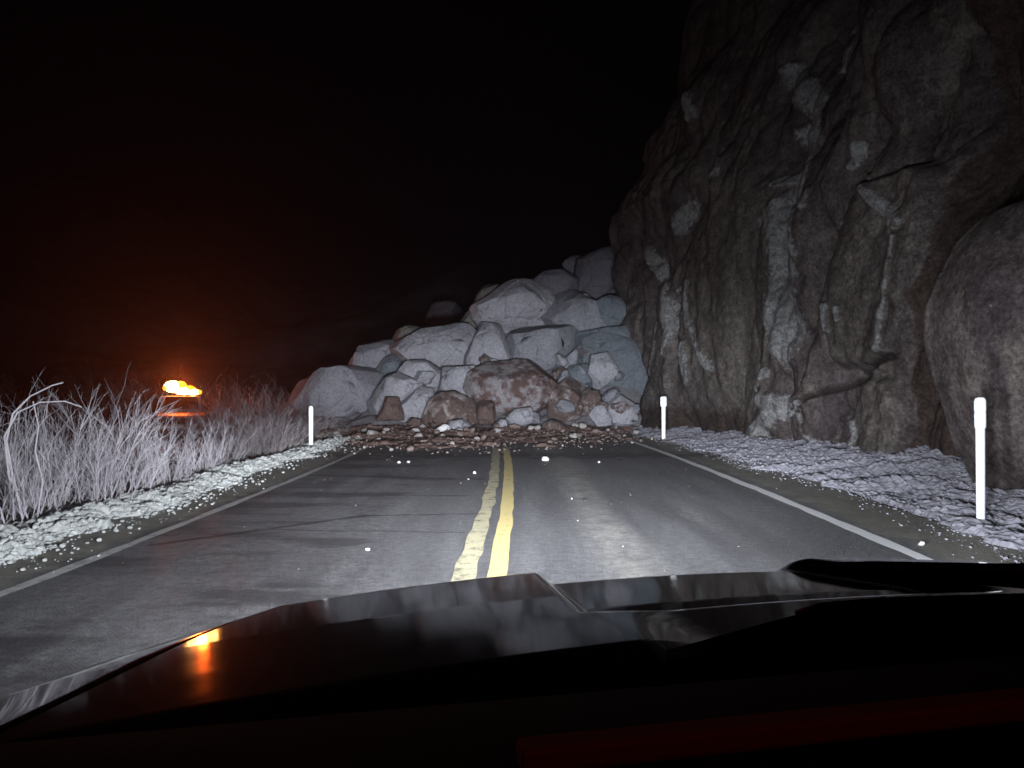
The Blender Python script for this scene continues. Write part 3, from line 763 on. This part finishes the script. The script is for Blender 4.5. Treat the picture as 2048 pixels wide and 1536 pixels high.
# ------------------------------------------------------------------ marker posts
def post(px, py_top, py_base, label, wtop, wbot, cap=True):
    b = onroad(px, py_base); h = (py_base - py_top) / 1500 * b.y
    root = empty('marker_post', b)
    tag(root, label, 'marker post', 'white marker posts along the road')
    def sect(zs, ws, t):
        V = []
        for z_, w_ in zip(zs, ws):
            for j in range(12):
                a = 2 * math.pi * j / 12
                V.append((math.copysign(abs(math.cos(a)) ** .6, math.cos(a)) * w_ / 2, math.copysign(abs(math.sin(a)) ** .6, math.sin(a)) * t / 2, z_))
        F = [(k * 12 + j, k * 12 + (j + 1) % 12, (k + 1) * 12 + (j + 1) % 12, (k + 1) * 12 + j) for k in range(len(zs) - 1) for j in range(12)]
        F += [tuple(range(11, -1, -1)), tuple((len(zs) - 1) * 12 + j for j in range(12))]
        return V, F
    top = h * .80 if cap else h
    V, F = sect([-.1, 0, top * .5, top * .95, top], [wbot, wbot, wbot * 1.05, wbot * 1.1, wbot * (1.1 if cap else .7)], .045)
    mesh('stake', V, F, M['post'], root)
    if cap:
        V, F = sect([h * .76, h * .775, h * .87, h * .885, h * .9, h * .97, h * .99, h], [wtop * .85, wtop * .95, wtop, wtop * .92, wtop, wtop, wtop * .85, wtop * .5], .06)
        mesh('reflector', V, F, M['reflector'], root)
    return root
post(1960, 795, 1052, 'tall white marker post near the hood, before the rounded rock outcrop', .125, .09)
post(1327, 793, 878, 'white marker post with a broad reflector cap at the cliff corner of the slide', .20, .115)
post(622, 812, 897, 'plain slender white marker post on the grassy side of the road', .1, .105, cap=False)

# ------------------------------------------------------------------ dry shrubs
def shrub_data(seed, h, spread, stems, twigs, fine, mat, arch=.5, arches=()):
    rng = random.Random(seed); mb = MB()
    for pts, r0 in arches: mb.tube(pts, [r0 * (1 - .5 * k / len(pts)) for k in range(len(pts))], 5)
    def limb(p, d, L, r, n, droop):
        pts = [p.copy()]; d = d.normalized()
        for k in range(n):
            d = (d + Vector((rng.gauss(0, .10), rng.gauss(0, .10), rng.gauss(0, .05) - droop * k / n))).normalized()
            pts.append(pts[-1] + d * L / n)
        mb.tube(pts, [r * (1 - .75 * k / n) for k in range(n + 1)], 3, False)
        return pts
    for _ in range(stems):
        a = rng.uniform(0, 6.283); rr = spread * .35 * math.sqrt(rng.random())
        p = Vector((rr * math.cos(a), rr * math.sin(a), -.05))
        out = rng.uniform(.05, .5) * spread / h
        d = Vector((math.cos(a) * out + rng.gauss(0, .08), math.sin(a) * out + rng.gauss(0, .08), 1))
        L = h * rng.uniform(.45, 1.15)
        st = limb(p, d, L, rng.choice((.004, .005, .006, .008, .013)), 6, rng.uniform(0, .22) * arch)
        for _ in range(twigs):
            i = rng.randint(1, 5); q = st[i].lerp(st[i + 1], rng.random()); up = (st[i + 1] - st[i]).normalized()
            td = up + Vector((rng.gauss(0, .38), rng.gauss(0, .38), rng.gauss(.1, .2)))
            tw = limb(q, td, h * rng.uniform(.15, .36), .0034, 3, .05)
            for _ in range(fine):
                j = rng.randint(0, 2); q2 = tw[j].lerp(tw[j + 1], rng.random()); u2 = (tw[j + 1] - tw[j]).normalized()
                limb(q2, u2 + Vector((rng.gauss(0, .5), rng.gauss(0, .5), rng.gauss(.1, .3))), h * rng.uniform(.05, .14), .002, 2, 0)
    o = mb.build('shrub', mat); me = o.data; bpy.data.objects.remove(o); return me
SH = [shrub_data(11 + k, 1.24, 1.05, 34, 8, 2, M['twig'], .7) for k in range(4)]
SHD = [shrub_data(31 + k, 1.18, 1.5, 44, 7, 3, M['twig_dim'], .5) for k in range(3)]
def put_shrub(me, x, y, s, label, group=None, sx=1.0, seed=0, name='shrub'):
    o = bpy.data.objects.new(name, me); COL.objects.link(o)
    o.location = (x, y, float(ground_z(np.array([x]), np.array([y]))[0])); o.rotation_euler = (0, 0, random.uniform(0, 6.28))
    o.scale = (s * sx, s * sx, s)
    return tag(o, label, 'shrub', group)
random.seed(12)
near = [(30, 8.3, 1.1, 'pale bushy shrub at the picture edge with two arching stems above it'),
        (95, 9.4, 1.12, 'tall pale dry shrub with long forked stems, nearest the picture edge but one'),
        (185, 9.6, 1.12, 'tallest pale dry shrub in the middle of the roadside thicket'),
        (250, 10.6, 1.05, 'tall dense pale shrub ending the high part of the roadside thicket'),
        (60, 11.0, 1.1, 'pale shrub standing behind the two outermost shrubs'),
        (150, 11.5, 1.2, 'tall pale shrub standing behind the tallest one'),
        (340, 11.9, .72, 'low pinkish-white shrub just past the high thicket'),
        (400, 13.4, .70, 'low pale shrub below the amber lights'),
        (445, 15.0, .68, 'low fading shrub between the amber lights and the slender post'),
        (300, 13.2, .9, 'pale shrub half hidden behind the end of the high thicket'),
        (-20, 9.8, 1.1, 'pale shrub cut off by the picture edge')]
def arc(pp, d, s):
    return [((px - 30) / 1500 * d / s, .02 * k, (EYE + .06 + (780 - py) / 1500 * d) / s) for k, (px, py) in enumerate(pp)]
A0 = shrub_data(19, 1.0, 1.05, 26, 8, 2, M['twig'], .7, [
    (arc([(48, 1040), (22, 940), (8, 880), (18, 825), (50, 790), (92, 768), (112, 762)], 8.3, 1.1), .011),
    (arc([(60, 1040), (16, 950), (4, 870), (28, 822), (70, 802), (118, 800), (150, 812)], 8.3, 1.1), .010),
    (arc([(75, 1040), (84, 960), (66, 900), (70, 850), (56, 800)], 8.3, 1.1), .008)])
for k, (px, d, s, lab) in enumerate(near):
    p = at(px, 800, d); o = put_shrub(A0 if k == 0 else SH[k % 4], p.x, d, s, lab, 'dry shrubs of the roadside thicket')
    if k == 0: o.rotation_euler = (0, 0, 0)
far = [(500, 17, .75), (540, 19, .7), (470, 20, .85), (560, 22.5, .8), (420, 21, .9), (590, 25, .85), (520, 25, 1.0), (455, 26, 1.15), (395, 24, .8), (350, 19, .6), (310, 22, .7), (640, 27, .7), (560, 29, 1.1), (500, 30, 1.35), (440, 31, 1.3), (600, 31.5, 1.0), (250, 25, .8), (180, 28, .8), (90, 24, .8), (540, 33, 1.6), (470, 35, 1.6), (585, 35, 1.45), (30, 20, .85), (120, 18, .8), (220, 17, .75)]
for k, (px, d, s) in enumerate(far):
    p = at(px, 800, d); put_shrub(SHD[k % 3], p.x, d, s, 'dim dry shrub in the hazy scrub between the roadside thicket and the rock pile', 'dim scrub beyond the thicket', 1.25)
# the arching branch lit amber beside the slide
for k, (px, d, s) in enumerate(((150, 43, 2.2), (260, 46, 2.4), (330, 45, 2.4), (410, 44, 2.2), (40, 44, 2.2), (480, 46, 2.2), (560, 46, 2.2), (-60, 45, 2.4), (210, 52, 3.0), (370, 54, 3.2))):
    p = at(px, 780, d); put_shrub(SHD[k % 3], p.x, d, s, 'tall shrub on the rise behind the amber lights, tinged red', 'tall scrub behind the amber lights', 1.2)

# low dry grass on the verge
rng = random.Random(77); V = []; F = []
for k in range(9000):
    yy = rng.uniform(4, 28); q = -5.15 - abs(rng.gauss(0, 1.1)); xx = centre(yy) + q; z0 = float(ground_z(np.array([xx]), np.array([yy]))[0]) - .03
    h = rng.uniform(.08, .34); a = rng.uniform(0, 6.28); w_ = .0035; dx, dy = rng.gauss(0, .35) * h, rng.gauss(0, .35) * h
    n = len(V); cx, cy = math.cos(a) * w_, math.sin(a) * w_
    V += [(xx - cx, yy - cy, z0), (xx + cx, yy + cy, z0), (xx + dx * .4 + cx * .7, yy + dy * .4 + cy * .7, z0 + h * .6), (xx + dx * .4 - cx * .7, yy + dy * .4 - cy * .7, z0 + h * .6), (xx + dx, yy + dy, z0 + h)]
    F += [(n, n + 1, n + 2, n + 3), (n + 3, n + 2, n + 4)]
tag(mesh('dry_grass', V, F, M['straw']), 'low dry grass between the pale rubble and the shrubs', 'grass', kind='stuff')

# ------------------------------------------------------------------ service truck with amber lights
TX, TY = -14.55, 33.0
tz = float(ground_z(np.array([TX]), np.array([TY]))[0])
tk = empty('service_truck', (TX, TY, tz), R(24))
tag(tk, 'dark service truck with lit amber lights on its roof, half hidden behind the shrubs', 'truck')
def prism(prof, x0, x1):
    n = len(prof); V = [(x0, a, b) for a, b in prof] + [(x1, a, b) for a, b in prof]
    F = [tuple(range(n)), tuple(range(2 * n - 1, n - 1, -1))] + [(j, n + j, n + (j + 1) % n, (j + 1) % n) for j in range(n)]
    return V, F
mb = MB(); mb.add(*prism([(-2.6, .45), (-2.6, 1.0), (-2.45, 1.08), (-1.25, 1.16), (-1.2, 1.2), (2.5, 1.2), (2.5, .45)], -.95, .95)); bevel(mb.build('body', M['truck_paint'], tk), .05)
mb = MB(); mb.add(*prism([(-1.2, 1.2), (-.55, 1.86), (.75, 1.86), (.9, 1.2)], -.82, .82)); cab = bevel(mb.build('cab', M['truck_paint'], tk), .06)
mb = MB(); mb.add([(-.7, -1.13, 1.3), (.7, -1.13, 1.3), (.62, -.62, 1.815), (-.62, -.62, 1.815)], [(0, 1, 2, 3)]); mb.V[-1] = mb.V[-1] + (0, -.012, .012); mb.build('windscreen', M['glass_dark'], cab)
for s in (-1, 1):
    mb = MB(); mb.add([(s * .828, -1.0, 1.26), (s * .828, .72, 1.26), (s * .828, .62, 1.76), (s * .828, -.5, 1.76)], [(0, 1, 2, 3)]); mb.build('side_window', M['glass_dark'], cab)
    mb = MB(); mb.box((s * .82 - .1, -1.0, 1.22), (s * .82 + .1 + s * .12, -.85, 1.38)); bevel(mb.build('mirror', M['black_plastic'], tk), .02)
    mb = MB(); mb.box((s * .72 - .16, -2.63, .78), (s * .72 + .16, -2.6, .94)); mb.build('headlight', M['glass_dark'], tk)
    for yy in (-1.75, 1.6):
        wh = empty('wheel', (s * .83, yy, .38)); wh.parent = tk
        mb = MB(); mb.tube([(-.12, 0, 0), (.12, 0, 0)], .38, 24); mb.build('tyre', M['rubber'], wh)
        mb = MB(); mb.tube([(-.13, 0, 0), (.13, 0, 0)], .22, 16); mb.build('rim', M['steel'], wh)
mb = MB(); mb.box((-.95, -2.72, .5), (.95, -2.6, .7)); bevel(mb.build('bumper', M['steel'], tk), .02)
mb = MB(); mb.box((-.7, -2.62, .74), (.55, -2.605, .96)); mb.build('grille', M['black_plastic'], tk)
lb = empty('light_bar', (0, .05, 1.87)); lb.parent = tk
mb = MB(); mb.box((-.72, -.16, 0), (.72, .16, .06)); bevel(mb.build('bar_base', M['black_plastic'], lb), .015)
for (bx, bz, r, hh, mt) in ((-.34, .40, .34, .26, 'amber'), (.10, .2, .33, .20, 'amber'), (.46, .15, .27, .16, 'amber'), (-.02, .44, .26, .20, 'amber_bloom'), (.34, .30, .24, .15, 'amber_bloom'), (-.62, .34, .13, .12, 'amber_bloom'), (.74, .16, .1, .1, 'amber_bloom')):  # lamp domes swollen to the glare's size; dimmer domes added to imitate bloom
    V, F = ICO[4]; V = V * (r, .18 if mt == 'amber' else .15, hh) * (1 + .07 * fbm(V * 2.5 + bx, 3, 5))[:, None] + (bx, 0, bz)
    mesh('beacon_and_bloom', V, F, M[mt], lb)
for kind_, pw, cone, dz in (('SPOT', BEACON, 84, .25), ('POINT', 420, 0, .8)):
    L = bpy.data.lights.new('beacon_light', kind_); L.energy = pw; L.color = (1, .11, .012); L.shadow_soft_size = .2
    if cone: L.spot_size = R(cone); L.spot_blend = 1
    lo = bpy.data.objects.new('beacon_light', L); COL.objects.link(lo); lo.parent = lb
    lo.location = (0, -.75 if cone else 0, dz); lo.rotation_euler = (R(92), 0, R(180 - 4))

# ------------------------------------------------------------------ our own car: hood, wipers, cowl, dashboard
YAW = R(12)
car = empty('car', (0, 0, EYE), YAW)
tag(car, 'black car with a glossy hood, the one the scene is watched from', 'car')
HC = .75
def crease_u(v): return np.interp(v, [.5, .947, 1.103, 1.337, 1.5, 1.62, 1.8], [-.48, -.395, -.345, -.275, -.215, -.135, .02])
def fender_u(v): return np.interp(v, [.5, 1.0, 1.26, 1.36, 1.455, 1.52, 1.62, 1.8], [-.70, -.60, -.515, -.447, -.358, -.285, -.15, -.01])
def hood_z(u, v):
    u = np.asarray(u, float); v = np.asarray(v, float)
    rr = smooth(.36, .52, u)
    back = .115 * (1 - rr) + .055 * rr
    dv = np.minimum(v - 1.30, 0); bk = back * np.maximum(dv, -.38)
    z = -.361 - .127 * np.maximum(v - 1.30, 0) - bk - .053 * (u - HC) ** 2 - 2.6 * np.maximum(0, v - 1.61 - .03 * np.cos((u - HC) * 2)) ** 2
    ul = .345 + .11 * (v - 1.15)
    ins = smooth(ul, ul + .05, u) * smooth(HC * 2 - ul, HC * 2 - ul - .06, u) * smooth(1.13, 1.175, v)
    return z - .030 * ins
vs = np.linspace(.60, 1.86, 150); us = np.linspace(0, 1, 260)
V = []
for v in vs:
    a = float(crease_u(v)); b = 2 * HC - a
    for t in us:
        u = a + (b - a) * t; V.append((u, v, float(hood_z(u, v))))
mesh('hood', V, grid_faces(len(vs), len(us)), M['hood'], car)
for s in (0, 1):
    V = []
    for v in vs:
        a = float(crease_u(v)); zc = float(hood_z(a, v)); o_ = float(fender_u(v))
        drop_ = max(.02, zc - (-.459 - .02 * (v - 1.2)))
        prof = [(-.01, zc - .012), (.006, zc - .002)] + [(.006 + (a - o_) * t, zc - .002 - drop_ * (.55 * t + .45 * t * t)) for t in (.15, .3, .45, .6, .75, .9, 1.0)]
        prof += [(a - o_ + .03, zc - drop_ - .035), (a - o_ + .045, zc - drop_ - .10), (a - o_ + .05, zc - drop_ - .25), (a - o_ + .05, -1.05)]
        for du, z_ in prof:
            u = a - du
            V.append((u if s == 0 else 2 * HC - u, v, z_))
    F = grid_faces(len(vs), len(prof))
    mesh('fender', V, F if s else F[:, ::-1], M['hood'], car)
# front of the car, below the hood's lip
fr = []
for t in np.linspace(0, 1, 60):
    a = float(crease_u(1.86)); u = a + (2 * HC - 2 * a) * t; z0 = float(hood_z(u, 1.86))
    fr += [(u, 1.86, z0), (u, 1.90, z0 - .06), (u, 1.91, -.72), (u, 1.86, -1.1)]
mesh('front_fascia', fr, grid_faces(60, 4), M['black_plastic'], car)
for s in (-1, 1):
    hx = HC + s * .62
    mb = MB(); mb.box((hx - .16, 1.905, -.76), (hx + .16, 1.925, -.64)); bevel(mb.build('headlight', M['headlamp'], car), .008)
# cowl under the windscreen
V = []
for u in np.linspace(-.6, 2.1, 60):
    b = .05 * ((u - HC) / 1.2) ** 2
    zr = float(hood_z(min(max(u, -.4), 1.9), .66))
    V += [(u, .70 - b, zr - .035), (u, .64 - b, zr - .02), (u, .56 - b, -.33), (u, .46 - b, -.36)]
mesh('cowl', V, grid_faces(60, 4), M['black_plastic'], car)
def car_local(px, py, d):
    p = at(px, py, d); p.z -= EYE
    return Matrix.Rotation(-YAW, 3, 'Z') @ p
def bar(name, pts, rad, flat=1.0, mat='rubber', parent=None):
    mb = MB(); mb.tube([car_local(*p) for p in pts], rad, 10); return mb.build(name, M[mat], parent or car, flat=False)
wp = empty('wiper', (0, 0, 0)); wp.parent = car
bar('wiper_blade', [(1618, 1131, .80), (1650, 1130, .79), (1750, 1134, .77), (1900, 1144, .74), (2080, 1154, .71), (2300, 1168, .68)], [.0015, .0035, .0065, .010, .0125, .0125], parent=wp)
bar('wiper_arm', [(1860, 1136, .73), (1930, 1137, .72), (2040, 1140, .70), (2300, 1155, .66)], [.002, .005, .007, .008], parent=wp)
wp2 = empty('wiper', (0, 0, 0)); wp2.parent = car
bar('wiper_blade', [(1590, 1224, .95), (1640, 1217, .93), (1760, 1212, .9), (1900, 1210, .86), (2080, 1206, .82), (2300, 1204, .78)], [.003, .008, .011, .012, .012, .01], parent=wp2)
V = []
for px, py in ((1330, 1300), (1480, 1258), (1585, 1230), (1640, 1216), (1720, 1209), (1850, 1204), (2050, 1197), (2300, 1192)):
    a = car_local(px, py, .86); b = car_local(px, max(1310, py + 15), .80); c = car_local(px, 1420, .74)
    V += [a[:], b[:], c[:], (c.x, c.y, c.z - .1)]
mesh('cowl_cover', V, grid_faces(8, 4), M['black_plastic'], car)
# dashboard
V = []
for u in np.linspace(-.9, 1.9, 90):
    for v, z in ((.60, -.27), (.56, -.235), (.48, -.215), (.42, -.205), (.38, -.203), (.345, -.212), (.30, -.235), (.25, -.26), (.22, -.34)):
        V.append((u, v, z))
mesh('dashboard', V, grid_faces(90, 9), M['dash'], car)
mb = MB()
mb.box((.085, .374, -.198), (1.4, .392, -.184)); bevel(mb.build('vent_trim', M['trim'], car), .003)
mb = MB()
for k in range(90):
    u = .1 + k * .014; mb.box((u, .345, -.212), (u + .006, .370, -.203))
bevel(mb.build('vent_grille', M['black_plastic'], car), .001)
# red instrument glow inside the cabin
L = bpy.data.lights.new('instrument_light', 'AREA'); L.energy = .08; L.color = (1, .09, .06); L.size = .7; L.shape = 'RECTANGLE'; L.size_y = .05
lo = bpy.data.objects.new('instrument_light', L); COL.objects.link(lo); lo.parent = car; lo.location = (.25, .02, .06); lo.rotation_euler = (R(55), 0, R(-22))

# headlamp beams
def beam(name, x, power, size, flat, pitch, yaw, color=(.86, .91, 1)):
    L = bpy.data.lights.new(name, 'SPOT'); L.energy = power; L.spot_size = R(size); L.spot_blend = 1.0; L.color = color; L.shadow_soft_size = .16
    o = bpy.data.objects.new(name, L); COL.objects.link(o); o.parent = car
    o.location = (x, 1.99, -.70); o.rotation_euler = (R(90 + pitch), 0, R(yaw)); o.scale = (1, flat, 1); return o
for s in (-1, 1):
    hx = HC + s * .62
    beam('headlamp_beam', hx, HEAD_MAIN, 70, .36, 0, -12 + 1)
    beam('headlamp_beam', hx, HEAD_WIDE, 160, .30, 0, -12 - 3)
    beam('headlamp_beam', hx, HEAD_SPILL, 120, .8, 10, -12 - 6)

# ------------------------------------------------------------------ thin dusty night air
if HAZE > 0:
    mb = MB(); mb.box((-230, -62, -4), (170, 270, 62)); t = NT('night_haze')
    pv = t.n('ShaderNodeVolumePrincipled'); pv.inputs['Density'].default_value = HAZE; pv.inputs['Color'].default_value = (.85, .82, .85, 1); pv.inputs['Anisotropy'].default_value = .75
    out = t.t.nodes['Material Output']; t.t.nodes.remove(t.b); t.l(pv.outputs[0], out.inputs['Volume'])
    tag(mb.build('haze', t.m), 'thin dusty night air over the whole road', 'haze', kind='stuff')
